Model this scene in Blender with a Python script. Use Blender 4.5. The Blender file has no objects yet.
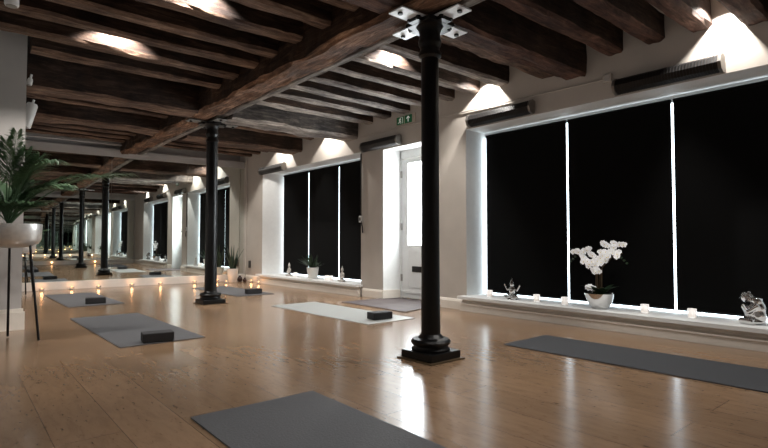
import bpy, bmesh, math, random
from math import sin, cos, tan, atan, pi, radians, hypot
from mathutils import Vector, Matrix, noise
random.seed(7)
S = 0.77                      # metres per layout unit
sc = bpy.context.scene
col = sc.collection

# ------------------------------------------------------------------ materials
def lin(h, k=1.0):
    h = h.lstrip('#'); o = []
    for i in (0, 2, 4):
        c = int(h[i:i+2], 16) / 255
        o.append(min(1, k * (c/12.92 if c <= .04045 else ((c+.055)/1.055)**2.4)))
    return (*o, 1)

class NT:
    def __init__(s, name):
        s.m = bpy.data.materials.new(name); s.m.use_nodes = True
        s.t = s.m.node_tree; s.b = s.t.nodes['Principled BSDF']
    def n(s, typ, **kw):
        nd = s.t.nodes.new(typ)
        for k, v in kw.items():
            if k in nd.inputs: nd.inputs[k].default_value = v
            else: setattr(nd, k, v)
        return nd
    def l(s, a, b): s.t.links.new(a, b)
    def ramp(s, fac, stops):
        r = s.n('ShaderNodeValToRGB'); e = r.color_ramp.elements
        e[0].position, e[0].color = stops[0]; e[1].position, e[1].color = stops[-1]
        for p, c in stops[1:-1]:
            x = e.new(p); x.color = c
        s.l(fac, r.inputs['Fac']); return r.outputs['Color']

def plain(name, c, rough=.5, metal=0, spec=.5, noise_amt=.12, scale=18, bump=0.0, k=1.0, coat=0, trans=0, emit=None, es=0):
    t = NT(name); b = t.b
    co = t.n('ShaderNodeTexCoord'); nz = t.n('ShaderNodeTexNoise', Scale=scale, Detail=4.0)
    t.l(co.outputs['Object'], nz.inputs['Vector'])
    a = lin(c, k); d = tuple(x*(1-noise_amt) for x in a[:3]) + (1,); u = tuple(min(1, x*(1+noise_amt)) for x in a[:3]) + (1,)
    t.l(t.ramp(nz.outputs['Fac'], [(.3, d), (.7, u)]), b.inputs['Base Color'])
    b.inputs['Roughness'].default_value = rough; b.inputs['Metallic'].default_value = metal
    b.inputs['Specular IOR Level'].default_value = spec
    if coat: b.inputs['Coat Weight'].default_value = coat
    if trans: b.inputs['Transmission Weight'].default_value = trans
    if emit: b.inputs['Emission Color'].default_value = lin(emit); b.inputs['Emission Strength'].default_value = es
    if bump:
        bp = t.n('ShaderNodeBump', Strength=bump, Distance=.01)
        t.l(nz.outputs['Fac'], bp.inputs['Height']); t.l(bp.outputs['Normal'], b.inputs['Normal'])
    return t.m

def timber(name, dark, mid, light, axis='X', rough=.85):
    t = NT(name); b = t.b
    co = t.n('ShaderNodeTexCoord'); mp = t.n('ShaderNodeMapping')
    mp.inputs['Scale'].default_value = (1.2, 9, 9) if axis == 'X' else (9, 1.2, 9)
    t.l(co.outputs['Object'], mp.inputs['Vector'])
    oi = t.n('ShaderNodeObjectInfo'); ad = t.n('ShaderNodeVectorMath', operation='ADD')
    t.l(mp.outputs['Vector'], ad.inputs[0])
    ml = t.n('ShaderNodeMath', operation='MULTIPLY'); ml.inputs[1].default_value = 37.0
    t.l(oi.outputs['Random'], ml.inputs[0]); t.l(ml.outputs[0], ad.inputs[1])
    nz = t.n('ShaderNodeTexNoise', Scale=3.0, Detail=9.0, Roughness=.7, Distortion=.6)
    t.l(ad.outputs[0], nz.inputs['Vector'])
    n2 = t.n('ShaderNodeTexNoise', Scale=2.2, Detail=5.0, Roughness=.65)
    t.l(co.outputs['Object'], n2.inputs['Vector'])
    c1 = t.ramp(nz.outputs['Fac'], [(.33, lin(dark)), (.52, lin(mid)), (.72, lin(light))])
    c2 = t.ramp(n2.outputs['Fac'], [(.38, (.45, .42, .42, 1)), (.66, (1.25, 1.15, 1.05, 1))])
    mx = t.n('ShaderNodeMix', data_type='RGBA', blend_type='MULTIPLY'); mx.inputs[0].default_value = 1
    t.l(c1, mx.inputs[6]); t.l(c2, mx.inputs[7]); t.l(mx.outputs[2], b.inputs['Base Color'])
    b.inputs['Roughness'].default_value = rough; b.inputs['Specular IOR Level'].default_value = .3
    bp = t.n('ShaderNodeBump', Strength=.7, Distance=.02)
    t.l(nz.outputs['Fac'], bp.inputs['Height']); t.l(bp.outputs['Normal'], b.inputs['Normal'])
    return t.m

def floor_mat():
    t = NT('floor_boards'); b = t.b
    co = t.n('ShaderNodeTexCoord'); mp = t.n('ShaderNodeMapping'); mp.inputs['Rotation'].default_value = (0, 0, radians(90))
    mp.inputs['Location'].default_value = (.3, .16, 0)
    t.l(co.outputs['Object'], mp.inputs['Vector'])
    br = t.n('ShaderNodeTexBrick', offset=.37, offset_frequency=2)
    for k, v in {'Color1': lin('#8f755d'), 'Color2': lin('#816952'), 'Mortar': lin('#5a4636'), 'Scale': 1.0, 'Mortar Size': .0016,
                 'Mortar Smooth': .3, 'Bias': 0.0, 'Brick Width': 1.45, 'Row Height': .235}.items(): br.inputs[k].default_value = v
    t.l(mp.outputs['Vector'], br.inputs['Vector'])
    m2 = t.n('ShaderNodeMapping'); m2.inputs['Scale'].default_value = (26, 5.5, 1)
    t.l(co.outputs['Object'], m2.inputs['Vector'])
    g = t.n('ShaderNodeTexNoise', Scale=1.0, Detail=6.0, Roughness=.65, Distortion=.5); t.l(m2.outputs['Vector'], g.inputs['Vector'])
    gc = t.ramp(g.outputs['Fac'], [(.28, (.78, .75, .73, 1)), (.5, (1.0, .98, .96, 1)), (.75, (1.12, 1.12, 1.1, 1))])
    m3 = t.n('ShaderNodeMapping'); m3.inputs['Scale'].default_value = (60, 16, 1)
    t.l(co.outputs['Object'], m3.inputs['Vector'])
    g3 = t.n('ShaderNodeTexNoise', Scale=1.0, Detail=3.0, Roughness=.6); t.l(m3.outputs['Vector'], g3.inputs['Vector'])
    fc = t.ramp(g3.outputs['Fac'], [(.30, (.62, .58, .54, 1)), (.41, (1, 1, 1, 1))])
    big = t.n('ShaderNodeTexNoise', Scale=.9, Detail=2.0); t.l(co.outputs['Object'], big.inputs['Vector'])
    bc = t.ramp(big.outputs['Fac'], [(.35, (.85, .85, .87, 1)), (.7, (1.1, 1.08, 1.05, 1))])
    prev = br.outputs['Color']
    for o in (gc, fc, bc):
        mx = t.n('ShaderNodeMix', data_type='RGBA', blend_type='MULTIPLY'); mx.inputs[0].default_value = 1
        t.l(prev, mx.inputs[6]); t.l(o, mx.inputs[7]); prev = mx.outputs[2]
    t.l(prev, b.inputs['Base Color'])
    rr = t.n('ShaderNodeMapRange'); rr.inputs['To Min'].default_value = .18; rr.inputs['To Max'].default_value = .23
    t.l(g.outputs['Fac'], rr.inputs['Value']); t.l(rr.outputs[0], b.inputs['Roughness'])
    b.inputs['Specular IOR Level'].default_value = .8
    return t.m

def emis(name, c, s):
    t = NT(name); b = t.b; b.inputs['Base Color'].default_value = lin(c)
    b.inputs['Emission Color'].default_value = lin(c); b.inputs['Emission Strength'].default_value = s
    return t.m

def doormat_mat():
    t = NT('ribbed_mat'); b = t.b
    co = t.n('ShaderNodeTexCoord')
    w = t.n('ShaderNodeTexBrick', offset=0.0); 
    for k, v in {'Color1': lin('#5d5452'), 'Color2': lin('#544b4a'), 'Mortar': lin('#332c2c'), 'Scale': 1.0, 'Mortar Size': .004, 'Brick Width': .19, 'Row Height': .05}.items(): w.inputs[k].default_value = v
    t.l(co.outputs['Object'], w.inputs['Vector']); t.l(w.outputs['Color'], b.inputs['Base Color'])
    b.inputs['Roughness'].default_value = .7
    return t.m

M = dict(
    floor=floor_mat(),
    wall=plain('warm_plaster', '#aea69d', .85, noise_amt=.05, scale=4, bump=.15),
    pier=plain('grey_plaster', '#a5a09c', .85, noise_amt=.05, scale=4, bump=.15),
    reveal=plain('white_paint', '#d6d6d4', .6, noise_amt=.03),
    trim=plain('trim_paint', '#d4ccc1', .45, noise_amt=.03),
    plinth=plain('plinth_paint', '#d6d1ca', .5, noise_amt=.03),
    board_d=timber('ceiling_board_dark', '#0e0908', '#1c1310', '#2c1f1a'),
    ceil=plain('ceiling_plaster', '#b9b1a8', .9, noise_amt=.06, scale=5),
    oak_x=timber('dark_joist', '#33261f', '#635045', '#93806f', 'X'),
    oak_y=timber('dark_beam', '#33241b', '#6b5140', '#a48a74', 'Y'),
    oak_r=timber('reddish_joist', '#2c1e1a', '#58423a', '#84695c', 'X'),
    shaded_x=timber('shaded_timber_side', '#1c1411', '#33261f', '#56453a', 'X'),  # side timbers: shade on the vertical faces put into the colour
    shaded_y=timber('shaded_beam_side', '#1d1410', '#36271e', '#5e493a', 'Y'),
    grey_shaded_x=timber('shaded_grey_timber', '#262322', '#4a4644', '#77716c', 'X'),
    grey_x=timber('greyed_joist', '#4a4644', '#86817d', '#b8b3ad', 'X'),
    grey_y=timber('greyed_beam', '#454240', '#77736f', '#a39f9a', 'Y'),
    steel=plain('plate_paint', '#c9c9cb', .45, .3, noise_amt=.1),
    steeldull=plain('plate_dull', '#6d6c68', .5, .3, noise_amt=.3),
    iron=plain('black_iron', '#060607', .38, 0, .35, noise_amt=.3, scale=40),
    blackp=plain('black_plastic', '#0b0b0c', .5, noise_amt=.2),
    blind=plain('blackout_fabric', '#060606', .9, spec=.15, noise_amt=.1, scale=200),
    mat=plain('mat_rubber', '#515153', .75, spec=.35, noise_amt=.10, scale=120, bump=.3),
    matd=plain('mat_rubber_low_sheen', '#3b3c3f', .75, spec=.3, noise_amt=.10, scale=120, bump=.3),  # same rubber, darkened in colour for catching less sheen
    matm=plain('mat_rubber_sheen', '#989996', .42, spec=.5, noise_amt=.08, scale=120, bump=.2),  # same rubber, reflected sheen painted in as a paler base colour
    block=plain('block_foam', '#262527', .8, noise_amt=.1, scale=90),
    heater=plain('heater_case', '#2a2624', .45, .4, noise_amt=.15),
    heatcap=plain('heater_cap', '#8a8681', .35, .8, noise_amt=.1),
    heatgrey=plain('heater_case_grey', '#4c4a49', .4, .5, noise_amt=.1),
    silver=plain('brushed_silver', '#c9c7c4', .36, .75, noise_amt=.1, scale=30),
    chrome=plain('mirror_silver', '#dcdcdc', .12, 1, noise_amt=.02),
    leaf=plain('palm_leaf', '#4b6648', .5, noise_amt=.35, scale=6),
    leafd=plain('dark_leaf', '#20361f', .45, noise_amt=.3, scale=14),
    leafs=plain('sword_leaf', '#2a3a2b', .45, noise_amt=.4, scale=22),
    stem=plain('stem_brown', '#4a3a26', .6, noise_amt=.2),
    petal=plain('white_petal_glow', '#ffffff', .6, noise_amt=.01, emit='#ffffff', es=.14),  # faint emission added to lift the petals turned from the lamps
    yolk=plain('flower_centre', '#c9b56a', .6),
    ceramic=plain('white_ceramic', '#e4e1db', .3, noise_amt=.02, coat=.3),
    soil=plain('potting_soil', '#1d1611', .95, noise_amt=.3),
    wax=plain('tealight_wax', '#f0e4cf', .5),
    flame=emis('flame_glow', '#ffb45a', 5),
    stone=plain('pale_statue', '#a9a39c', .5, noise_amt=.2, scale=30, bump=.3),
    frost=plain('frosted_glass_glow', '#ffffff', .3, trans=.4, noise_amt=.01, emit='#fff4ec', es=.22),  # emission painted into the glass as candle glow, no flame inside
    glass=plain('holder_glass', '#f2f5f5', .08, trans=.75, noise_amt=.01),
    daylight=emis('daylight_glass', '#e6f6ff', 6.5),
    doorlight=emis('door_daylight', '#f3fbff', 26),
    signg=plain('sign_green', '#0a5f37', .4, emit='#0e7a45', es=.04, noise_amt=.02),
    signw=plain('sign_white', '#dfe6e0', .4, emit='#ffffff', es=.15, noise_amt=.02),
    signb=plain('sign_backing', '#b3a698', .6, noise_amt=.02),
    doormat=doormat_mat(),
    brown=plain('dark_brown_clay', '#35201a', .5, noise_amt=.3),
    lamp=emis('lamp_lens', '#fff2dc', 3),
    white=plain('white_enamel', '#cfcfcd', .35, noise_amt=.02),
)
mm = NT('mirror_glass'); mm.b.inputs['Base Color'].default_value = (.80, .85, .83, 1); mm.b.inputs['Metallic'].default_value = 1; mm.b.inputs['Roughness'].default_value = 0.0
M['mirror'] = mm.m

# ------------------------------------------------------------------ mesh building
class MB:
    def __init__(s): s.bm = bmesh.new()
    def box(s, x0, x1, y0, y1, z0, z1, bevel=0, rot=None):
        vs = [s.bm.verts.new((x, y, z)) for x in (x0, x1) for y in (y0, y1) for z in (z0, z1)]
        f = [s.bm.faces.new([vs[i] for i in q]) for q in ((0,1,3,2),(4,6,7,5),(0,4,5,1),(2,3,7,6),(0,2,6,4),(1,5,7,3))]
        if rot is not None: bmesh.ops.transform(s.bm, matrix=rot, verts=vs)
        if bevel:
            es = list({e for v in vs for e in v.link_edges})
            bmesh.ops.bevel(s.bm, geom=es, offset=bevel, segments=2, profile=.5, affect='EDGES')
        return s
    def prism(s, pts, z0, z1):
        a = [s.bm.verts.new((x, y, z0)) for x, y in pts]; b = [s.bm.verts.new((x, y, z1)) for x, y in pts]
        n = len(pts); s.bm.faces.new(a[::-1]); s.bm.faces.new(b)
        for i in range(n): s.bm.faces.new((a[i], a[(i+1) % n], b[(i+1) % n], b[i]))
        return s
    def sweep_y(s, prof, y0, y1):       # prof: list of (x,z)
        a = [s.bm.verts.new((x, y0, z)) for x, z in prof]; b = [s.bm.verts.new((x, y1, z)) for x, z in prof]
        n = len(prof); s.bm.faces.new(a); s.bm.faces.new(b[::-1])
        for i in range(n): s.bm.faces.new((a[i], b[i], b[(i+1) % n], a[(i+1) % n]))
        return s
    def lathe(s, prof, seg=28, c=(0, 0, 0), sx=1, sy=1, square=None):
        rings = []
        for r, z in prof:
            ring = []
            for k in range(seg):
                a = 2*pi*(k+.5)/seg; q = 1
                ring.append(s.bm.verts.new((c[0]+r*sx*cos(a)*q, c[1]+r*sy*sin(a)*q, c[2]+z)))
            rings.append(ring)
        for i in range(len(rings)-1):
            for k in range(seg):
                s.bm.faces.new((rings[i][k], rings[i][(k+1) % seg], rings[i+1][(k+1) % seg], rings[i+1][k]))
        s.bm.faces.new(rings[0][::-1]); s.bm.faces.new(rings[-1]); return s
    def tube(s, pts, r, seg=8):
        pts = [Vector(p) for p in pts]; rr = r if isinstance(r, (list, tuple)) else [r]*len(pts); rings = []
        for i, p in enumerate(pts):
            d = (pts[min(i+1, len(pts)-1)] - pts[max(i-1, 0)]).normalized()
            u = d.cross(Vector((0, 0, 1)))
            if u.length < .05: u = Vector((1, 0, 0))
            u.normalize(); w = d.cross(u)
            rings.append([s.bm.verts.new(p + rr[i]*(cos(2*pi*k/seg)*u + sin(2*pi*k/seg)*w)) for k in range(seg)])
        for i in range(len(rings)-1):
            for k in range(seg):
                s.bm.faces.new((rings[i][k], rings[i][(k+1) % seg], rings[i+1][(k+1) % seg], rings[i+1][k]))
        s.bm.faces.new(rings[0][::-1]); s.bm.faces.new(rings[-1]); return s
    def ball(s, c, r, sub=2, rot=None):
        r = r if isinstance(r, tuple) else (r, r, r)
        m = Matrix.Translation(c) @ (rot or Matrix.Identity(4)) @ Matrix.Diagonal((*r, 1))
        bmesh.ops.create_icosphere(s.bm, subdivisions=sub, radius=1, matrix=m); return s
    def face(s, pts): s.bm.faces.new([s.bm.verts.new(p) for p in pts]); return s
    def mesh(s, name):
        bmesh.ops.recalc_face_normals(s.bm, faces=s.bm.faces) if not getattr(s, 'open', 0) else None
        me = bpy.data.meshes.new(name); bmesh.ops.scale(s.bm, vec=(S, S, S), verts=s.bm.verts)
        s.bm.to_mesh(me); s.bm.free(); return me
    def build(s, name, mat, parent=None, smooth=False, loc=None, remesh=0):
        me = s.mesh(name); me.materials.append(mat)
        o = bpy.data.objects.new(name, me); col.objects.link(o)
        if remesh:
            md = o.modifiers.new('r', 'REMESH'); md.mode = 'VOXEL'; md.voxel_size = remesh*S; md.use_smooth_shade = True
            m2 = o.modifiers.new('s', 'SMOOTH'); m2.iterations = 4
            dg = bpy.context.evaluated_depsgraph_get(); nm = bpy.data.meshes.new_from_object(o.evaluated_get(dg))
            o.modifiers.clear(); o.data = nm; smooth = True
        if smooth:
            for p in o.data.polygons: p.use_smooth = True
        if smooth == 'auto': o.data.set_sharp_from_angle(angle=radians(40))
        if parent: o.parent = parent
        if loc: o.location = tuple(S*v for v in loc)
        return o

def tag(o, label=None, cat=None, group=None, kind=None):
    for k, v in (('label', label), ('category', cat), ('group', group), ('kind', kind)):
        if v: o[k] = v
    return o
def thing(name, loc, label, cat, group=None, rz=0):
    o = bpy.data.objects.new(name, None); col.objects.link(o); o.empty_display_size = .05
    o.location = tuple(S*v for v in loc); o.rotation_euler = (0, 0, rz); return tag(o, label, cat, group)
def dup(root, loc, label=None, rz=None):
    def cp(o, par):
        c = o.copy(); col.objects.link(c)
        if par: c.parent = par
        for ch in list(o.children): cp(ch, c)
        return c
    r = cp(root, None); r.location = tuple(S*v for v in loc)
    if label: r['label'] = label
    if rz is not None: r.rotation_euler = (0, 0, rz)
    return r
def struct(name, mb, mat, parent=None, **k):
    o = mb.build(name, mat, parent, **k)
    if not parent: o['kind'] = 'structure'
    return o
ORD = ['first', 'second', 'third', 'fourth', 'fifth', 'sixth', 'seventh', 'eighth', 'ninth', 'tenth', 'eleventh', 'twelfth']

# ------------------------------------------------------------------ the room
WX = 5.72; ZC = 3.40; YB = -0.80; YF = 12.62; XL = -2.3; TILT = tan(radians(1.6))
def my(x): return 12.42 - (x-3.3)*TILT          # mirror plane
struct('floor', MB().box(XL-.1, 6.4, YB-.1, YF+.1, -.08, 0), M['floor'])
struct('ceiling', MB().box(XL-.1, 3.0, YB-.1, YF+.1, ZC, ZC+.08), M['board_d'])
struct('ceiling_right', MB().box(3.0, 6.4, YB-.1, YF+.1, ZC, ZC+.08), M['ceil'])
w = MB()
w.prism([(WX, YB), (WX, .95), (6.3, .95), (6.3, YB)], 0, ZC)
w.prism([(WX, 4.92), (6.3, 4.92), (6.3, 5.5), (WX, 5.6)], 0, ZC)
w.prism([(WX, 6.80), (6.3, 6.66), (6.3, 7.43), (WX, 7.43)], 0, ZC)
w.prism([(WX, 11.33), (6.3, 10.95), (6.3, YF), (WX, YF)], 0, ZC)
w.prism([(WX, .95), (WX, 4.92), (6.3, 4.92), (6.3, .95)], 2.63, ZC)
w.prism([(WX, 7.43), (WX, 11.33), (6.3, 10.95), (6.3, 7.43)], 2.63, ZC)
w.prism([(WX, 5.6), (WX, 6.80), (6.3, 6.66), (6.3, 5.5)], 2.59, ZC)
w.box(6.3, 6.4, YB, YF, 0, ZC)
o = struct('wall_right', w, M['wall'])
o.data.materials.append(M['reveal'])
for p in o.data.polygons:
    if abs(p.normal.x) < .98: p.material_index = 1
struct('wall_far', MB().box(XL, WX, YF, YF+.1, 0, ZC), M['pier'])
struct('wall_back', MB().box(XL, WX, YB-.1, YB, 0, ZC), M['pier'])
wl = MB().box(XL-.1, XL, YB, 7.12, 0, ZC); wl.box(XL-.1, .62, 7.12, YF, 0, 3.40)
struct('wall_left', wl, M['pier'])
# skirting of the left pier
bp = MB().box(XL, .65, 7.07, 7.12, 0, .20); bp.box(XL, .635, 7.09, 7.12, .2, .235)
struct('baseboard_left', bp, M['trim'])
# low plinths and sills under the two windows
def sill_run(n, y0, y1, sp):
    b = MB().prism([(5.67, y0-.03), (5.67, y1+.03), (WX, y1), (6.3, y1-sp), (6.3, y0), (WX, y0)], 0, .17)
    b.sweep_y([(5.67, 0), (5.62, 0), (5.62, .085), (5.605, .09), (5.605, .105), (5.67, .115)], y0-.05, y1+.05)
    struct('trim_%d' % n, b, M['trim'])
    s = MB().prism([(5.575, y0-.06), (5.575, y1+.06), (WX-.001, y1+.06), (WX-.001, y1), (6.3, y1-sp), (6.3, y0), (WX-.001, y0), (WX-.001, y0-.06)], .17, .21)
    struct('trim_%d' % (n+1), s, M['reveal'])
sill_run(1, .95, 4.92, 0); sill_run(3, 7.43, 11.33, .38)
b = MB()
def bb(b, y0, y1): b.sweep_y([(WX, 0), (WX-.03, 0), (WX-.03, .115), (WX-.012, .145), (WX, .15)], y0, y1)
for q in ((4.99, 5.58), (6.80, 7.36), (11.41, 12.25), (YB, .87)): bb(b, *q)
struct('baseboard_right', b, M['trim'])
struct('trim_5', MB().prism([(WX-.03, 6.80), (WX-.03, 6.77), (6.03, 6.70), (6.03, 6.735), (WX, 6.80)], 0, .15), M['trim'])

# mirror wall: plinth, panels, top rail  (and the same behind the camera)
pts = lambda x0, x1, d0, d1: [(x0, my(x0)+d0), (x1, my(x1)+d0), (x1, my(x1)+d1), (x0, my(x0)+d1)]
struct('trim_6', MB().prism(pts(.66, WX-.002, -.07, .1), 0, .16), M['plinth'])
struct('trim_7', MB().prism(pts(.64, WX-.002, -.04, .12), 2.86, 3.02), M['pier'])
xs = [.64, 2.66, 4.30, WX-.004]
for i in range(3):
    x0, x1 = xs[i]+.003, xs[i+1]-.003
    q = MB(); q.prism(pts(x0, x1, 0, .03), .16, 2.86)
    lab = ['tall wall mirror panel beside the grey pier, leftmost on the far wall',
           'middle tall wall mirror panel reflecting the columns, on the far wall',
           'tall wall mirror panel at the window-side corner behind the snake plant'][i]
    tag(q.build('wall_mirror', M['mirror']), lab, 'mirror')
struct('trim_8', MB().box(XL, WX-.05, YB, YB+.09, 0, .16), M['plinth'])
struct('trim_9', MB().box(XL, WX-.05, YB, YB+.06, 2.86, 3.0), M['pier'])
xb = [XL, .2, 2.9, WX-.05]
for i in range(3):
    tag(MB().box(xb[i]+.003, xb[i+1]-.003, YB, YB+.02, .16, 2.86).build('wall_mirror', M['mirror']),
        ['wall mirror panel on the near wall, at its doorless left end', 'wall mirror panel on the near wall, between the outer two', 'wall mirror panel on the near wall, at the window end'][i], 'mirror')

# windows: bright glass with frame, behind the blinds
def window(n, y0, y1, sp):
    g = MB().box(6.22, 6.235, y0, y1-sp+.02, .21, 2.63)
    o = struct('window_%d' % n, g, M['daylight'])
    f = MB()
    f.box(6.17, 6.215, y0, y1-sp+.01, 2.56, 2.63)
    fo = f.build('window_frame', M['reveal'], o)
window(1, .95, 4.92, 0); window(2, 7.43, 11.33, .33)

def blind(y0, y1, label, z1=2.575):
    t = thing('roller_blind', (6.12, (y0+y1)/2, .25), label, 'blind', None)
    h = (y1-y0)/2
    MB().box(-.004, .004, -h, h, 0, z1-.25-.03).build('blind_fabric', M['blind'], t)
    MB().tube([(0, -h, z1-.26), (0, h, z1-.26)], .022, 10).build('roller_tube', M['blind'], t)
    MB().box(-.008, .008, -h, h, -.012, .008).build('hem_bar', M['blackp'], t)
g = .014
for a, b_, l in ((3.54+g, 4.86, 'black blackout blind at left of the near window, behind the small silver ornament'),
                (2.26+g, 3.54-g, 'black blackout blind in the middle of the near window, behind the white orchid'),
                (.99, 2.26-g, 'black blackout blind at right of the near window, behind the crouched buddha')):
    blind(a, b_, l)
for a, b_, l in ((9.87+g, 11.0, 'black blackout blind at left of the far window, near the mirror wall'),
                (8.69+g, 9.87-g, 'black blackout blind in the middle of the far window, behind the potted palm'),
                (7.47, 8.69-g, 'black blackout blind at right of the far window, nearest the glazed door')):
    blind(a, b_, l)

# glazed door in its recess
X0 = 6.05
d = MB().box(X0, X0+.05, 5.60, 6.68, .02, .93)
d.box(X0, X0+.05, 6.53, 6.68, .93, 2.43); d.box(X0, X0+.05, 5.60, 5.74, .93, 2.43); d.box(X0, X0+.05, 5.74, 6.53, 2.35, 2.43)
d.box(X0-.012, X0, 5.78, 6.50, .20, .84, bevel=.01)
door = struct('door_1', d, M['white'])
MB().box(X0-.01, X0+.06, 5.53, 6.71, 2.44, 2.59).box(X0-.01, X0+.06, 6.685, 6.74, 0, 2.59).build('door_frame', M['white'], door)
MB().box(X0+.02, X0+.03, 5.74, 6.53, .93, 2.35).build('door_glass', M['doorlight'], door)
MB().box(X0-.02, X0, 5.64, 6.64, .10, .13).build('weather_bar', M['reveal'], door)
MB().box(X0-.03, X0, 6.10, 6.40, .47, .57, bevel=.01).build('letter_plate', M['iron'], door)
for z in (2.17, 1.25, .36): MB().box(X0-.014, X0+.002, 6.665, 6.70, z-.06, z+.06).build('hinge', M['heatcap'], door)
kn = MB(); kn.ball((X0-.02, 5.67, 1.35), .03); kn.tube([(X0-.05, 5.67, 1.35), (X0-.05, 5.80, 1.35)], .012); kn.build('door_handle', M['heatcap'], door)
struct('wall_behind_door', MB().box(6.28, 6.3, 5.5, 6.66, 0, .02), M['reveal'])
tag(MB().prism([(4.87, 5.30), (6.02, 5.62), (6.02, 6.70), (WX-.03, 6.75), (WX-.03, 6.84), (4.87, 6.84)], .0, .012).build('doormat', M['doormat']),
    'grey ribbed doormat on the floor in front of the glazed white door', 'doormat')

# ------------------------------------------------------------------ beams
def beam(name, x0, x1, y0, y1, z0, z1, mat, axis='X', jit=.012, label=None, cat='beam', group=None, side=None):
    side = side or M['shaded_y' if axis == 'Y' else 'shaded_x']
    L = (x1-x0) if axis == 'X' else (y1-y0); n = max(4, int(L/.11))
    W = (y1-y0) if axis == 'X' else (x1-x0); H = z1-z0; c = min(.03, W*.15)
    prof = [(c, 0), (W/3, 0), (2*W/3, 0), (W-c, 0), (W, c), (W, H/2), (W, H), (W/2, H), (0, H), (0, H/2), (0, c)]
    sd = random.uniform(0, 100); mb = MB(); rings = []
    for i in range(n+1):
        t = i/n*L; ring = []
        for k, (a, h) in enumerate(prof):
            ja = noise.noise((t*2.3+sd, k*1.7, sd))*jit*1.6 + noise.noise((t*9+sd, k*2.9, sd+7))*jit*.8
            jh = noise.noise((t*1.9+sd, k*.7, sd+31))*jit*1.5 + noise.noise((t*11+sd, k*1.3, sd+9))*jit*.7
            if h >= H-.001: jh = 0
            tt = t
            p = (x0+tt, y0+a+ja, z0+h+jh) if axis == 'X' else (x0+a+ja, y0+tt, z0+h+jh)
            ring.append(mb.bm.verts.new(p))
        rings.append(ring)
    m = len(prof)
    for i in range(n):
        for k in range(m):
            mb.bm.faces.new((rings[i][k], rings[i][(k+1) % m], rings[i+1][(k+1) % m], rings[i+1][k]))
    mb.bm.faces.new(rings[0][::-1]); mb.bm.faces.new(rings[-1])
    o = mb.build(name, mat)
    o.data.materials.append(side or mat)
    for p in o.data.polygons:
        if p.index >= n*m or p.index % m not in (0, 1, 2, 3, 10): p.material_index = 1  # faces off the underside take the colour with shade painted in
    return tag(o, label, cat, group)

YE = 12.36
beam('main_beam', 2.80, 3.13, YB, YE, 2.93, ZC, M['oak_y'], 'Y', .022, 'massive rough brown timber beam running over the two iron columns', 'beam')
beam('flitch_beam', 3.15, 3.27, YB, YE, 2.945, 3.36, M['grey_y'], 'Y', .006, 'narrow grey timber bolted along the window side of the massive beam', 'beam')
# cross beams
for nm, x0, x1, y0, y1, z0, mt, lb in (
        ('cross_beam', 3.28, WX, 3.05, 3.33, 2.96, 'oak_r', 'deep dark cross beam from the near column to the window wall'),
        ('cross_beam', XL, 2.79, 3.05, 3.38, 2.96, 'oak_r', 'deep dark cross beam from the near column out over the left'),
        ('cross_beam', 3.28, WX, 3.44, 3.66, 3.07, 'oak_x', 'thinner timber paired behind the deep cross beam at the near column'),
        ('cross_beam', 3.28, WX, 7.50, 7.98, 2.90, 'grey_x', 'deep greyed cross beam from the far column to the window wall'),
        ('cross_beam', .63, 2.79, 7.62, 8.02, 2.92, 'oak_y2', 'deep splintered cross beam from the far column to the grey pier'),
        ('cross_beam', 3.28, WX, 9.50, 9.95, 2.915, 'oak_x', 'deep brown cross beam beyond the far column, window side'),
        ('cross_beam', .63, 2.79, 9.50, 9.95, 2.95, 'oak_x', 'deep brown cross beam beyond the far column, pier side')):
    beam(nm, x0, x1, y0, y1, z0, ZC, M['oak_x' if mt == 'oak_y2' else mt], 'X', .02, lb, 'beam', side=M['grey_shaded_x'] if mt == 'grey_x' else None)
right_y = [(-.45, .2, 3.12), (.0, .2, 3.12), (.42, .2, 3.12), (.85, .2, 3.12), (1.24, .22, 3.03), (1.73, .2, 3.12), (2.17, .19, 3.12), (2.61, .2, 3.12), (4.15, .19, 3.12),
           (4.65, .17, 3.12), (5.13, .17, 3.12), (5.63, .17, 3.12), (6.11, .17, 3.12), (6.58, .18, 3.12), (7.08, .19, 3.10),
           (8.55, .16, 3.12), (9.02, .16, 3.12), (10.50, .16, 3.12), (11.0, .16, 3.12), (11.45, .16, 3.12), (11.9, .16, 3.12)]
left_y = [(-.45, .2, 3.12), (.0, .2, 3.12), (.45, .2, 3.12), (.9, .2, 3.12), (1.35, .2, 3.12), (1.8, .2, 3.12), (2.25, .2, 3.12), (2.66, .19, 3.12), (3.60, .19, 3.12), (4.10, .20, 3.12), (4.63, .20, 3.12),
          (5.17, .18, 3.12), (5.65, .18, 3.12), (6.21, .20, 3.12), (6.78, .20, 3.12),
          (8.50, .16, 3.12), (9.02, .16, 3.12), (10.50, .16, 3.12), (11.0, .16, 3.12), (11.45, .16, 3.12), (11.9, .16, 3.12)]
def zone(y): return 0 if y < 3 else 1 if y < 7.5 else 2 if y < 9.5 else 3
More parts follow.
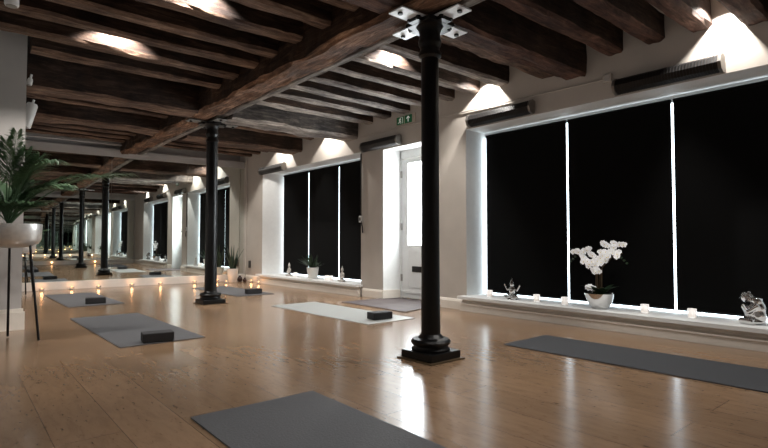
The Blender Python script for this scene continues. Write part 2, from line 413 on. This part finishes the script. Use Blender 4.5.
for side, lst in (('window', right_y), ('left', left_y)):
    cnt = {}
    for y, wd, z in lst:
        zn = zone(y); cnt[zn] = cnt.get(zn, 0)+1
    seen = {}
    for y, wd, z in lst:
        zn = zone(y); k = seen.get(zn, 0); seen[zn] = k+1
        sd = 'on the window side' if side == 'window' else 'away from the windows'
        if zn == 0:
            lab = 'dark ceiling joist, %s before the near cross beam, %s' % (ORD[cnt[0]-1-k], sd)
        else:
            lab = 'ceiling joist, %s beyond %s, %s' % (ORD[k], ['', 'the near cross beam', 'the far column cross beam', 'the last deep cross beam'][zn], sd)
        if side == 'window':
            mt = M['grey_x'] if zn == 1 else M['oak_r'] if zn == 0 else M['oak_x']
            beam('ceiling_joist', 3.28, WX, y, y+wd, z, ZC, mt, 'X', .010, lab, 'joist', 'ceiling joists %s' % sd)
        else:
            x0 = XL if y < 6.7 else .63
            beam('ceiling_joist', x0, 2.79, y, y+wd, z, ZC, M['oak_x'], 'X', .012, lab, 'joist', 'ceiling joists %s' % sd)

# ------------------------------------------------------------------ iron columns
def column(x, y, label, pm='steel', q_=1.0):
    t = thing('iron_column', (x, y, 0), label, 'column', 'cast iron columns under the massive beam')
    MB().box(-.205, .205, -.205, .205, 0, .012).build('floor_trim', M['stem'], t)
    MB().box(-.18, .18, -.18, .18, .012, .075, bevel=.008).build('base_plate', M['iron'], t)
    MB().lathe([(.16, .075), (.165, .09), (.15, .10), (.147, .115), (.165, .13), (.17, .15), (.155, .17), (.11, .18), (.095, .20), (.084, .21)], 32).build('base_moulding', M['iron'], t, smooth='auto')
    MB().lathe([(.083*q_, .20), (.078*q_, .8), (.076*q_, 2.45), (.076*q_, 2.62)], 32).build('shaft', M['iron'], t, smooth='auto')
    MB().lathe([(.078, 2.58), (.10, 2.60), (.10, 2.63), (.085, 2.65), (.085, 2.68), (.098, 2.70), (.102, 2.73), (.095, 2.75), (.09, 2.80), (.10, 2.84), (.12, 2.86), (.12, 2.88)], 32).build('capital', M['iron'], t, smooth='auto')
    f = MB().box(-.15, .15, -.15, .15, 2.86, 2.895, bevel=.006)
    for a in range(4):
        R = Matrix.Rotation(a*pi/2, 4, 'Z')
        f.box(.12, .20, -.06, .06, 2.862, 2.893, rot=R)
    f.build('head_plate', M['iron'], t)
    for a in range(4):
        R = Matrix.Rotation(a*pi/2, 4, 'Z')
        p = MB().box(.12, .40, -.085, .085, 2.893, 2.905, rot=R).build('beam_plate', M[pm], t)
        q = MB()
        for (u, v) in ((.19, .055), (.19, -.055), (.345, 0)):
            c = R @ Vector((u, v, 2.875)); q.lathe([(.022, 0), (.022, .02)], 6, c=tuple(c))
        q.build('bolt', M['iron'], p)
        if a in (0, 1):
            pass
    return t
column(3.147, 3.11, 'black cast iron column nearest the camera, in front of the door')
column(3.185, 8.08, 'black cast iron column farther back, by the mirror wall', 'steeldull', 1.17)

# ------------------------------------------------------------------ heaters, conduit, sign, switch
def heater(y0, y1, z, label, case='heater'):
    t = thing('wall_heater', (WX, (y0+y1)/2, z), label, 'heater', 'infrared bar heaters above the openings')
    h = (y1-y0)/2; pr = [(-.02, .07), (-.07, .085), (-.12, .06), (-.145, .0), (-.12, -.06), (-.06, -.085), (-.02, -.07)]
    MB().sweep_y(pr, -h+.03, h-.03).build('casing', M[case], t)
    g = MB(); n = 34
    for k in range(n):
        y = -h+.05+(2*h-.1)*k/(n-1)
        g.sweep_y([(x*1.04, zz*1.05) for x, zz in pr], y-.005, y+.005)
    g.build('grille', M['blackp'] if case == 'heater' else M['heatgrey'], t)
    for s in (-1, 1):
        MB().sweep_y([(x*1.08, zz*1.12) for x, zz in pr], s*(h-.015)-.015, s*(h-.015)+.015).build('end_cap', M['heatcap'], t)
    for s in (-.6, .6): MB().box(-.03, 0, s*h-.03, s*h+.03, -.05, .05).build('wall_bracket', M['blackp'], t)
heater(3.74, 4.80, 2.72, 'black bar heater above the left blind of the near window')
heater(1.62, 2.68, 2.72, 'black grilled bar heater above the near window, closest to the camera')
heater(6.30, 7.30, 2.69, 'grey bar heater fixed just above the glazed door', 'heatgrey')
heater(10.15, 11.30, 2.67, 'dark bar heater above the far window, nearest the mirror', 'heatgrey')

t = thing('cable_conduit', (WX, 2.78, 2.86), 'thin painted cable conduit with junction box running along wall above door', 'conduit')
MB().tube([(-.02, 4.62, .045), (-.02, 2.52, .04), (-.02, .05, -.005)], .010, 6).build('conduit_run', M['wall'], t)
bx_ = MB().box(-.05, 0, -.05, .05, -.045, .045, bevel=.008).build('junction_box', M['wall'], t)
MB().tube([(-.055, 0, 0), (-.048, 0, 0)], .035, 16).build('box_lid', M['pier'], bx_)
t = thing('light_switch', (WX, 7.405, 1.40), 'small white heater switch with dark cable, on pier beside far window', 'switch')
MB().tube([(-.02, .005, 1.20), (-.02, .005, .05)], .012, 6).build('power_cable', M['blackp'], t)
MB().tube([(-.02, .005, .0), (-.03, -.05, -.15), (-.03, -.06, -.25)], .012, 6).build('power_cable', M['blackp'], t)
MB().box(-.035, 0, -.02, .05, -.06, .06, bevel=.006).build('switch_plate', M['white'], t)
MB().box(-.042, -.034, -.005, .03, -.03, .03).build('rocker', M['heatgrey'], t)
c = MB(); c.tube([(WX-.03, 12.15, 3.1), (WX-.045, 12.15, .0)], .012, 6)
tag(c.build('pipe', M['wall']), 'thin painted vertical pipe in the corner by the mirror', 'pipe')
t = thing('wall_socket', (WX, 11.98, .42), 'small dark wall socket above skirting beside the snake plant', 'socket')
MB().box(-.025, 0, -.05, .05, -.09, .09, bevel=.006).build('socket_plate', M['heatgrey'], t)

t = thing('exit_sign', (WX, 6.22, 3.01), 'green and white running man exit sign high above the glazed door', 'sign')
MB().box(-.02, 0, -.25, .23, -.075, .075, bevel=.004).build('sign_backing', M['signb'], t)
MB().box(-.024, -.018, .02, .20, -.065, .065).box(-.024, -.018, -.175, .0, -.065, .065).build('sign_panel', M['signg'], t)
q = MB(); xs_ = -.026
def strip(q, a, b, r): q.tube([(xs_, a[0], a[1]), (xs_, b[0], b[1])], r, 6)
# running man through a door opening (window side seen from the room: +y is left)
q.ball((xs_, .105, .043), (.003, .012, .012)); strip(q, (.11, .028), (.115, -.006), .009)
strip(q, (.11, .026), (.085, .012), .005); strip(q, (.11, .026), (.14, .018), .005)
strip(q, (.115, -.006), (.09, -.022), .007); strip(q, (.09, -.022), (.095, -.05), .006)
strip(q, (.115, -.006), (.135, -.03), .007); strip(q, (.135, -.03), (.16, -.036), .006)
strip(q, (.05, -.052), (.05, .052), .004); strip(q, (.05, .052), (.08, .052), .004)
q.build('running_figure', M['signw'], t); q = MB()
# arrow up
strip(q, (-.088, -.045), (-.088, .03), .009); strip(q, (-.088, .045), (-.125, .008), .008); strip(q, (-.088, .045), (-.051, .008), .008)
q.build('arrow', M['signw'], t)

# ------------------------------------------------------------------ mats and blocks
def mat(x0, x1, y0, y1, label, m='mat', rz=0, skew=0):
    cx, cy = (x0+x1)/2, (y0+y1)/2; a, h = (x1-x0)/2, (y1-y0)/2
    mb = MB(); nx, ny = 4, 12; top = []
    f = lambda i, j: (-a+2*a*i/nx, -h+2*h*j/ny, .0075+.004*max(0, noise.noise((i*.9+cx, j*.7, cy))))
    V = [[mb.bm.verts.new(f(i, j)) for j in range(ny+1)] for i in range(nx+1)]
    for i in range(nx):
        for j in range(ny): mb.bm.faces.new((V[i][j], V[i+1][j], V[i+1][j+1], V[i][j+1]))
    r = bmesh.ops.extrude_face_region(mb.bm, geom=mb.bm.faces[:])
    for v in [g for g in r['geom'] if isinstance(g, bmesh.types.BMVert)]: v.co.z = 0
    o = mb.build('yoga_mat', M[m], loc=(cx, cy, 0)); o.rotation_euler = (0, 0, rz)
    return tag(o, label, 'mat', 'yoga mats laid in two rows')
mat(1.04, 1.84, .62, 2.93, 'grey yoga mat in the foreground, cut by the bottom edge, no block', rz=radians(-.5))
mat(4.10, 4.84, .72, 3.06, 'dark grey yoga mat near the big window, right of the near column', 'matd', rz=radians(1))
mat(3.79, 4.57, 4.81, 7.16, 'pale sheened yoga mat with a block, before the doormat', 'matm', rz=radians(1))
mat(1.20, 2.01, 5.27, 7.64, 'grey yoga mat with black block, beyond the foreground mat', rz=radians(1))
mat(1.34, 2.12, 8.95, 11.25, 'grey yoga mat close to the mirror, behind the potted palm side', rz=radians(.8))
mat(3.92, 4.66, 8.75, 10.95, 'grey yoga mat with block, behind the far column near the corner', rz=radians(.8))
def block(x, y, rz, label):
    t = MB().box(0, .285, 0, .17, 0.012, .10, bevel=.008).build('yoga_block', M['block'], loc=(x, y, 0)); t.rotation_euler = (0, 0, rz)
    return tag(t, label, 'yoga block', 'foam yoga blocks on the mats')
block(1.43, 5.30, radians(-8), 'dark foam yoga block on the mat beyond the foreground mat')
block(4.04, 4.98, radians(-6), 'black foam yoga block on the pale mat near the door')
block(1.62, 9.18, radians(-10), 'dark yoga block on the mat closest to mirror, left row')
block(4.22, 8.95, radians(-10), 'dark yoga block on the mat behind the far column')

# ------------------------------------------------------------------ tea lights
def tealight(x, y, z, label, group, k=1.0):
    t = thing('tea_light', (x, y, z), label, 'candle', group)
    MB().lathe([(.035, 0), (.045, .004), (.052, .05), (.050, .05), (.043, .012)], 16).build('glass_cup', M['glass'], t, smooth='auto')
    MB().lathe([(.036, .008), (.037, .028)], 14).build('wax', M['wax'], t)
    MB().lathe([(.003, .03), (.007, .038), (.006, .048), (.002, .06)], 8).build('flame', M['flame'], t, smooth=True)
    l = bpy.data.lights.new('tea_glow', 'POINT'); l.energy = .28*k; l.color = (1, .48, .2); l.shadow_soft_size = .02
    lo = bpy.data.objects.new('tea_glow', l); col.objects.link(lo); lo.parent = t; lo.location = (0, 0, .10*S)
    return t
for i, x in enumerate((1.40, 1.92, 2.41, 3.06, 3.66, 4.43, 4.97)):
    tealight(x, my(x)-.17, 0, 'lit tea light on floor before mirror plinth, %s from the pier' % ORD[i], 'tea lights along the mirror plinth')
tealight(5.02, 11.78, 0, 'lit tea light beside the white snake plant pot', 'tea lights along the mirror plinth')
tealight(5.60, 11.66, 0, 'lit tea light against skirting, just right of the snake plant', 'tea lights in the corner')
tealight(5.52, 11.10, 0, 'lit tea light on floor below the left end of far sill', 'tea lights in the corner')
for i, x in enumerate((-.6, 1.1, 2.5, 4.1)):
    tealight(x, YB+.2, 0, 'lit tea light by the plinth of the near mirror wall, %s from left wall' % ORD[i], 'tea lights along the near plinth')
def holder(x, y, label, s=1.0):
    t = thing('candle_holder', (x, y, .21), label, 'candle holder', 'clear glass holders on the window sills')
    MB().lathe([(.036*s, 0), (.040*s, .012), (.043*s, .095*s), (.038*s, .095*s), (.034*s, .02)], 14).build('glass_cup', M['frost'], t, smooth='auto')
    MB().lathe([(.034*s, .014), (.036*s, .04*s)], 12).build('wax', M['wax'], t)
for (y, l) in ((4.62, 'small clear candle holder at the left end of near sill'), (3.86, 'small clear candle holder right of the silver ornament'),
               (3.46, 'small clear candle holder left of the white orchid'), (2.50, 'small clear candle holder right of the white orchid'),
               (2.03, 'small clear candle holder between orchid and crouched buddha, below blind gap')):
    holder(5.83, y-.03, l, 1.0)
holder(5.82, 9.93, 'small pale candle holder left of the potted plant, far sill')
holder(5.80, 8.52, 'small pale candle holder right of the potted plant, far sill')
holder(5.80, 8.66, 'pale candle holder touching the plant side of its twin, far sill')

# ------------------------------------------------------------------ figurines
def rotz(a): return Matrix.Rotation(a, 4, 'Z')
def thinker(loc, label):
    t = thing('buddha_statue', loc, label, 'statue')
    b = MB()                                   # sits with one knee raised, head resting on the folded arm; faces -y/+y in profile
    b.ball((0, 0, .03), (.075, .10, .035)); b.ball((0, -.045, .09), (.06, .065, .08)); b.ball((0, -.045, .16), (.06, .062, .07)); b.ball((0, -.035, .225), (.07, .055, .05)); b.ball((0, 0, .12), (.045, .07, .08))
    b.tube([(0, -.03, .03), (.01, .06, .05), (.01, .07, .16), (.01, .05, .17)], [.04, .036, .034, .025], 10)
    b.tube([(0, .07, .16), (0, .06, .03), (0, .09, .015)], [.034, .028, .022], 10)
    b.tube([(-.05, -.05, .19), (-.06, .03, .12), (-.03, .08, .18)], [.03, .024, .02], 10)
    b.tube([(.05, -.05, .19), (.05, .03, .13), (.03, .08, .19)], [.03, .024, .02], 10)
    b.tube([(-.06, -.02, .03), (-.03, .09, .03), (.04, .06, .03)], [.036, .032, .028], 10)
    b.tube([(0, -.02, .21), (0, .03, .235)], [.03, .028], 10)
    b.ball((0, .055, .25), (.044, .05, .05)); b.ball((0, .035, .295), (.02, .02, .02)); b.ball((0, .105, .245), (.008, .012, .01))
    b.ball((.046, .05, .245), (.008, .012, .022)); b.ball((-.046, .05, .245), (.008, .012, .022))
    b.build('figure', M['chrome'], t, remesh=.0065)
    h = MB()
    for k in range(40):
        a = k*2.4; zz = .25+.047*(1-k/40*1.1); r = math.sqrt(max(0, 1-((zz-.25)/.05)**2))
        p = (r*.045*cos(a), .05+r*.05*sin(a), zz)
        if p[1] < .085: h.ball(p, .008, 1)
    h.build('hair_curls', M['chrome'], t)
    return t
thinker((5.83, 1.47, .21), 'silver crouched buddha statue resting its head on its knee, near sill')

t = thing('silver_ornament', (5.83, 4.21, .21), 'small silver seated figurine with raised arms at left of near sill', 'figurine')
b = MB(); b.ball((0, 0, .03), (.05, .075, .03)); b.ball((0, 0, .10), (.035, .035, .055)); b.ball((0, 0, .17), (.028, .028, .03))
b.tube([(0, 0, .19), (0, 0, .24)], [.022, .005], 8)
for s in (-1, 1):
    b.tube([(0, s*.02, .13), (0, s*.06, .10), (0, s*.09, .15)], [.014, .012, .010], 8); b.ball((0, s*.095, .16), .014, 1)
    b.tube([(0, s*.02, .04), (-.03, s*.09, .03), (-.05, s*.02, .02)], [.02, .018, .014], 8)
b.build('figure', M['chrome'], t, remesh=.006)
MB().lathe([(.06, 0), (.055, .012)], 20).build('base', M['chrome'], t)

t.scale = (1.25, 1.25, 1.2)
def buddha(loc, h, label, halo=False):
    t = thing('buddha_statue', loc, label, 'statue'); k = h/.32; b = MB(); V = lambda *p: tuple(k*x for x in p)
    b.ball(V(0, 0, .03), V(.05, .075, .03)); b.ball(V(0, 0, .11), V(.036, .048, .07)); b.ball(V(0, 0, .155), V(.032, .055, .028))
    b.tube([V(0, 0, .17), V(0, 0, .2)], k*.018, 8); b.ball(V(0, 0, .225), V(.03, .028, .035)); b.ball(V(0, 0, .26), V(.017, .017, .017))
    b.tube([V(0, 0, .26), V(0, 0, .315)], [k*.012, k*.003], 8); b.ball(V(-.03, 0, .222), V(.008, .006, .007), 1)
    for s in (-1, 1):
        b.tube([V(0, s*.05, .155), V(-.01, s*.07, .10), V(-.04, s*.01, .065)], [k*.018, k*.015, k*.012], 8)
        b.tube([V(0, s*.03, .03), V(-.035, s*.085, .025), V(-.055, 0, .022)], [k*.025, k*.022, k*.016], 8)
        b.ball(V(0, s*.031, .22), V(.007, .005, .016), 1)
    b.build('figure', M['stone'], t, remesh=.007)
    MB().lathe([(.062*k, 0), (.066*k, .01), (.05*k, .02)], 20, sy=1.3).build('base', M['stone'], t)
buddha((5.83, 10.22, .21), .33, 'slim pale buddha statue at left end of far window sill')
buddha((5.80, 8.13, .21), .33, 'rounder grey buddha statue at right end of far window sill')

# ------------------------------------------------------------------ plants
def flowerpot_plant(loc, label):
    t = thing('potted_plant', loc, label, 'plant')
    MB().lathe([(.095, 0), (.10, .005), (.125, .22), (.130, .235), (.118, .235), (.112, .2)], 28).build('plant_pot', M['ceramic'], t, smooth='auto')
    MB().lathe([(.11, .19), (.112, .205)], 20).build('soil', M['soil'], t)
    f = MB(); f.open = 1
    rnd = random.Random(3)
    for k in range(60):
        a = rnd.uniform(0, 2*pi); L = rnd.uniform(.28, .44); sp = rnd.uniform(.3, 1.35); w_ = .017
        prev = None; n = 5; d = Vector((cos(a), sin(a), 0)); s_ = Vector((-sin(a), cos(a), 0))
        if d.x > .5: L *= .6
        for i in range(n+1):
            u = i/n; p = Vector((0, 0, .2)) + d*(L*sin(u*sp)*1.0) + Vector((0, 0, L*(u*cos(sp*.6)-.25*u*u*sp)))
            ww = w_*(1-u**2)+.001
            cur = (f.bm.verts.new(p-s_*ww), f.bm.verts.new(p+s_*ww))
            if prev: f.bm.faces.new((prev[0], prev[1], cur[1], cur[0]))
            prev = cur
    f.build('foliage', M['leafd'], t)
flowerpot_plant((5.82, 9.22, .21), 'bushy dark green plant in white pot on the far sill')

def snake_plant(loc, label):
    t = thing('snake_plant', loc, label, 'plant')
    MB().lathe([(.09, 0), (.095, .005), (.135, .31), (.14, .33), (.128, .33), (.12, .29)], 28).build('plant_pot', M['ceramic'], t, smooth='auto')
    MB().lathe([(.118, .28), (.121, .30)], 20).build('soil', M['soil'], t)
    rnd = random.Random(5); f = MB(); f.open = 1
    for k in range(13):
        a = rnd.uniform(0, 2*pi); L = rnd.uniform(.35, .66); lean = rnd.uniform(.05, .42)
        d = Vector((cos(a), sin(a), 0)); s_ = Vector((-sin(a+.4), cos(a+.4), 0)); r0 = d*rnd.uniform(.01, .07); prev = None
        for i in range(8):
            u = i/7; p = r0 + d*(L*lean*u*(.6+.6*u)) + Vector((0, 0, .28+L*u*(1-.1*lean)))
            ww = .028*(1-abs(u-.35)*.6)*(1-u**4)+.001; nrm = d*.008
            cur = [f.bm.verts.new(p-s_*ww), f.bm.verts.new(p-nrm), f.bm.verts.new(p+s_*ww)]
            if prev:
                f.bm.faces.new((prev[0], prev[1], cur[1], cur[0])); f.bm.faces.new((prev[1], prev[2], cur[2], cur[1]))
            prev = cur
    f.build('foliage', M['leafs'], t)
snake_plant((5.23, 11.9, 0), 'snake plant with upright dark leaves in tapered white pot, far corner')

for (x, y, l, s) in ((5.44, 11.95, 'small dark brown round ornament on floor right of the snake plant', 1), (5.50, 11.80, 'smaller dark brown ornament in front of the round one, corner floor', .7)):
    t = thing('floor_ornament', (x, y, 0), l, 'ornament')
    MB().lathe([(.03*s, 0), (.06*s, .02*s), (.07*s, .06*s), (.05*s, .11*s), (.025*s, .13*s), (.035*s, .15*s)], 16).build('vase_body', M['brown'], t, smooth=True)

def frond(L, a, up, droop, rnd, nleaf=54, wid=.27):
    f = MB(); f.open = 1; d = Vector((cos(a), sin(a), 0)); s_ = Vector((-sin(a), cos(a), 0)); P = []
    n = 14
    for i in range(n+1):
        u = i/n
        P.append(d*(L*(u*cos(up)+.18*u*u*droop)) + Vector((0, 0, L*(u*sin(up)-.42*droop*u*u))) + s_*.02*sin(u*3+a))
    f.tube(P, [.007*(1-.7*i/n) for i in range(n+1)], 5)
    for k in range(nleaf):
        u = .38+.62*k/(nleaf-1); i = min(n-1, int(u*n)); q = u*n-i; p = P[i].lerp(P[i+1], q); dr = (P[i+1]-P[i]).normalized()
        for s in (-1, 1):
            ll = wid*(1.05-.75*abs(u-.45)*1.25)*rnd.uniform(.85, 1.1)
            v = (dr*(.75+.5*u) + s_*s*(.95-.35*u) + Vector((0, 0, rnd.uniform(-.25, .15)))).normalized()
            wv = v.cross(Vector((0, 0, 1))).normalized()*.0075
            m = p+v*ll*.5+Vector((0, 0, .012)); e = p+v*ll+Vector((0, 0, -.04*ll/.2))
            a0 = f.bm.verts.new(p); b0 = f.bm.verts.new(m-wv); c0 = f.bm.verts.new(e); d0 = f.bm.verts.new(m+wv)
            f.bm.faces.new((a0, b0, c0, d0))
    return f
def palm(loc, r, label_p, label_s, seedn=1, rz=0, scale=1.0, tops=True, nf=32):
    t = thing('plant_stand_bowl', loc, label_s, 'planter', None, rz)
    h0, h1 = .94*scale, 1.17*scale
    MB().lathe([(r*.30, h0-.01), (r*.6, h0), (r*.88, h0+.03), (r*.98, h0+.08), (r, h1-.02), (r, h1), (r*.96, h1), (r*.93, h0+.09), (r*.5, h0+.03)], 40).build('bowl', M['silver'], t, smooth='auto')
    for k in range(3):
        a = k*2*pi/3+.0; c_, s_ = cos(a), sin(a)
        MB().tube([(r*.72*c_, r*.72*s_, h0+.02), ((r*.72+.10)*c_, (r*.72+.10)*s_, .01)], .012, 8).build('leg', M['iron'], t)
    MB().lathe([(r*.88, h1-.05), (r*.9, h1-.035)], 28).build('soil', M['soil'], t)
    if not tops: return t
    p = thing('palm_plant', (loc[0], loc[1], h1-.005), label_p, 'plant', None, 0)
    rnd = random.Random(seedn)
    spec = [(-35, 1.18, .75, 1.0), (-12, 1.15, 1.0, .95), (-60, .95, .45, .9)]
    for k in range(nf):
        a = k*2.39996+.3; up = rnd.uniform(.85, 1.5); L = rnd.uniform(.85, 1.42)
        if tan(up) > 3: L *= .95
        if sin(a) > .2: L *= .55
        fb = frond(L*scale, a, up, rnd.uniform(.55, 1.35), rnd)
        o = fb.build('frond', M['leaf'], p)
    for k in range(9):
        a = -2.2+k*.3; frond(.42, a, 1.05, .9, rnd, 24, .15).build('frond', M['leaf'], p)
    return t
palm((.44, 6.33, 0), .275, 'lush green palm plant filling the silver bowl on tripod legs, left edge', 'large silver bowl planter on thin black tripod legs by the pier', 4, rz=radians(-35))
palm((1.02, 11.75, 0), .215, '', 'smaller silver bowl planter on black legs near the mirror plinth', 9, rz=radians(40), scale=.80, tops=False)
p = thing('palm_plant', (1.02, 11.75, .925), 'feathery green plant in the smaller silver bowl near the mirror', 'plant')
rnd = random.Random(12)
for k in range(11): frond(rnd.uniform(.35, .6), k*2.4, rnd.uniform(.7, 1.4), .8, rnd, 16, .13).build('frond', M['leaf'], p)

# orchid
def orchid(loc, label, seedn=2):
    t = thing('orchid_arrangement', loc, label, 'orchid'); rnd = random.Random(seedn)
    MB().lathe([(.075, 0), (.09, .004), (.125, .06), (.158, .13), (.176, .18), (.170, .18), (.14, .11), (.09, .05)], 36).build('silver_bowl', M['chrome'], t, smooth='auto')
    MB().lathe([(.14, .14), (.15, .155)], 20).build('moss', M['leafd'], t)
    lf = MB(); lf.open = 1
    for k in range(18):
        a = rnd.uniform(0, 2*pi); L = rnd.uniform(.15, .23); d = Vector((cos(a), sin(a), 0)); s_ = Vector((-sin(a), cos(a), 0)); prev = None
        for i in range(6):
            u = i/5; pp = d*(.03+L*u*.9) + Vector((0, 0, .16+L*(.95*u-.45*u*u))); ww = .032*sin(pi*min(1, .12+u*.88))+.001
            cur = (lf.bm.verts.new(pp-s_*ww), lf.bm.verts.new(pp+s_*ww))
            if prev: lf.bm.faces.new((prev[0], prev[1], cur[1], cur[0]))
            prev = cur
    lf.build('leaves', M['leafd'], t)
    def flower_mesh():
        f = MB(); f.open = 1
        for k in range(5):
            a = 2*pi*k/5+pi/2; big = k in (1, 4); L = .05 if big else .044; W = .030 if big else .015
            d = Vector((0, cos(a), sin(a))); s_ = Vector((0, -sin(a), cos(a)))
            ps = [Vector((0, 0, 0)), d*L*.45+s_*W+Vector((-.008, 0, 0)), d*L*.9+s_*W*.6+Vector((-.004, 0, 0)), d*L+Vector((.004, 0, 0)), d*L*.9-s_*W*.6+Vector((-.004, 0, 0)), d*L*.45-s_*W+Vector((-.008, 0, 0))]
            f.face([p*.82 for p in ps])
        return f
    fm = flower_mesh().mesh('flower'); fm.materials.append(M['petal'])
    cm = MB().ball((-.012, 0, -.004), .007, 1).mesh('flower_centre'); cm.materials.append(M['yolk'])
    stems = [(.29, .70, .0), (-.27, .79, .04), (.14, .62, -.03), (-.10, .78, .02), (.18, .72, .03), (-.31, .70, -.02), (.02, .60, -.04)]
    nfl = 0
    for si, (sy, hh, sx) in enumerate(stems):
        P = []; n = 12; y0 = sy*.12
        for i in range(n+1):
            u = i/n; bend = max(0, (u-.55)/.45)
            P.append(Vector((-.02+sx*u-.02*bend, y0+sy*(bend**1.3)*.85, .15+(hh-.15)*(u if u < .75 else .75+.25*math.sin((u-.75)/.25*pi/2)) - .05*bend**2)))
        MB().tube(P, .005, 6).build('stem', M['stem'], t)
        for k in range(9):
            u = .64+.36*k/8; i = min(n-1, int(u*n)); pp = P[i].lerp(P[i+1], u*n-i)
            if k == 0 and si > 3: continue
            o = bpy.data.objects.new('flower', fm); col.objects.link(o); o.parent = t
            jit = Vector((rnd.uniform(-.05, -.01), rnd.uniform(-.045, .045), rnd.uniform(-.04, .04)))
            o.location = (pp+jit)*S; o.rotation_euler = (rnd.uniform(-.4, .4), rnd.uniform(-.3, .3), radians(30)+rnd.uniform(-.6, .6)); o.scale = (1.0,)*3
            c = bpy.data.objects.new('flower_centre', cm); col.objects.link(c); c.parent = o
    for k in range(3):
        o = bpy.data.objects.new('flower', fm); col.objects.link(o); o.parent = t
        o.location = Vector((-.10, .03+.03*k, .24+.015*(k % 2)))*S; o.rotation_euler = (.3*k, 0, .5)
        c = bpy.data.objects.new('flower_centre', cm); col.objects.link(c); c.parent = o
    # dark buds past the flowers
    for s in (-1, 1):
        for k in range(3):
            MB().ball((-.04, s*(.28+.03*k), .60-.03*k), (.012, .018, .014), 1).build('bud', M['leafd'], t)
orchid((5.82, 2.975, .21), 'white orchid arrangement in a shiny silver bowl on near sill')

# ------------------------------------------------------------------ surface conduits and lamps
c = MB(); c.tube([(.64, 12.20, 3.08), (2.92, 12.20, 3.09), (2.93, 12.15, 2.90), (3.45, 12.15, 2.895)], .014, 6)
tag(c.build('ceiling_conduit', M['pier']), 'thin pale conduit stepping down under the massive beam by the mirror', 'conduit')
c = MB(); c.tube([(.65, 7.12, 2.66), (.65, 7.3, 2.66), (.66, 8.5, 2.66)], .02, 8)

def spot_fixture(loc, label, r, h, tiltx=0, tilty=0, dark=False):
    t = thing('spotlight', loc, label, 'spotlight', None)
    t.rotation_euler = (tiltx, tilty, 0)
    MB().lathe([(r*.9, -h), (r, -h+.01), (r, -.02), (r*.8, 0)], 24).build('lamp_housing', M['white'], t, smooth='auto')
    MB().lathe([(r*.75, -h-.004), (r*.78, -h+.002)], 20).build('lamp_lens', M['heatcap'], t)
    MB().tube([(0, 0, -.01), (0, 0, .05)], .012, 8).build('mount_stem', M['white'], t)
    return t
spot_fixture((.295, 4.53, 2.98), 'white cylinder spotlight hanging from dark joists at top left', .045, .28)
spot_fixture((.705, 7.35, 2.64), 'white tilted spotlight bracketed to the grey pier edge, lower of two', .06, .30, 0, radians(14))
spot_fixture((.665, 7.2, 2.90), 'small white spotlight at grey pier edge, upper of two', .028, .08, 0, radians(10))

# ------------------------------------------------------------------ ceiling downlights tucked between the joists
def downlight(x, y, e, label, ang=128, z=3.33, warm=(1, .96, .91)):
    wall_lamp = x > 5.3
    if wall_lamp: ang = 140; x = 5.52; e *= 3.2
    t = thing('recessed_spotlight', (x, y, z), label, 'spotlight', 'spotlights hidden between the joists')
    MB().lathe([(.035, -.03), (.04, -.028), (.04, .03), (.035, .058)], 16).build('lamp_housing', M['white'], t, smooth='auto')
    l = bpy.data.lights.new('spot_beam', 'SPOT'); l.energy = e; l.color = warm; l.spot_size = radians(ang); l.spot_blend = .3; l.shadow_soft_size = .02
    o = bpy.data.objects.new('spot_beam', l); col.objects.link(o); o.parent = t; o.location = (0, 0, -.04*S)
    if not wall_lamp: o.rotation_euler = (radians(38), 0, 0); o.location = (0, .05*S, -.02*S)
E0 = 120
for (x, y, e, l) in (
    (5.46, 1.60, 26, 'hidden spotlight at the wall, above the near window right end'),
    (5.46, 4.45, 26, 'hidden spotlight at the wall, above the near window left end'),
    (5.46, 8.36, 24, 'hidden spotlight at the wall, above the far window right part'),
    (5.46, 10.22, 24, 'hidden spotlight at the wall, above the far window left part'),
    (4.05, 1.60, E0, 'hidden ceiling spotlight near the camera, window side of the beam'),
    (4.05, 4.45, E0, 'hidden ceiling spotlight right behind the near column'),
    (4.15, 8.33, E0, 'hidden ceiling spotlight over the mat behind the far column'),
    (4.15, 10.24, E0, 'hidden ceiling spotlight over the far corner mat'),
    (1.60, 1.68, 60, 'hidden ceiling spotlight above the foreground mat'),
    (1.70, 4.42, E0, 'hidden ceiling spotlight before the mat with the near block'),
    (1.35, 5.97, E0, 'hidden ceiling spotlight over the mat with the near block'),
    (1.62, 8.30, E0, 'hidden ceiling spotlight in line with the far column, left side'),
    (1.62, 10.24, E0, 'hidden ceiling spotlight over the mat nearest the mirror'),
    (-.9, 1.68, 40, 'hidden ceiling spotlight far left near the camera'),  # unseen lamp added for extra ambient light
    (-.9, 4.95, 40, 'hidden ceiling spotlight far left before the pier')):  # likewise an unseen lamp, added as ambient fill
    downlight(x, y, e, l.replace('hidden ', 'small '))

# ------------------------------------------------------------------ world, camera
wd = bpy.data.worlds.new('World'); sc.world = wd; wd.use_nodes = True
wd.node_tree.nodes['Background'].inputs[0].default_value = (.7, .85, 1, 1); wd.node_tree.nodes['Background'].inputs[1].default_value = .6
cam = bpy.data.cameras.new('Camera'); co = bpy.data.objects.new('Camera', cam); col.objects.link(co)
cam.sensor_width = 36; cam.lens = 36*512/768; cam.clip_start = .02
co.location = (0, 0, 1.0*S); co.rotation_euler = (radians(90+1.9), 0, -radians(40.16))
sc.camera = co
sc.view_settings.view_transform = 'Standard'; sc.view_settings.look = 'None'
sc.view_settings.exposure = 0.0
sc.cycles.max_bounces = 12; sc.cycles.glossy_bounces = 9; sc.cycles.diffuse_bounces = 5; sc.cycles.transmission_bounces = 6
sc.cycles.sample_clamp_indirect = 6
sc.cycles.use_denoising = True
sc.cycles.use_fast_gi = True; sc.cycles.fast_gi_method = 'ADD'; sc.cycles.ao_bounces_render = 3; sc.cycles.ao_bounces = 3
wd.light_settings.ao_factor = .175; wd.light_settings.distance = 2.2
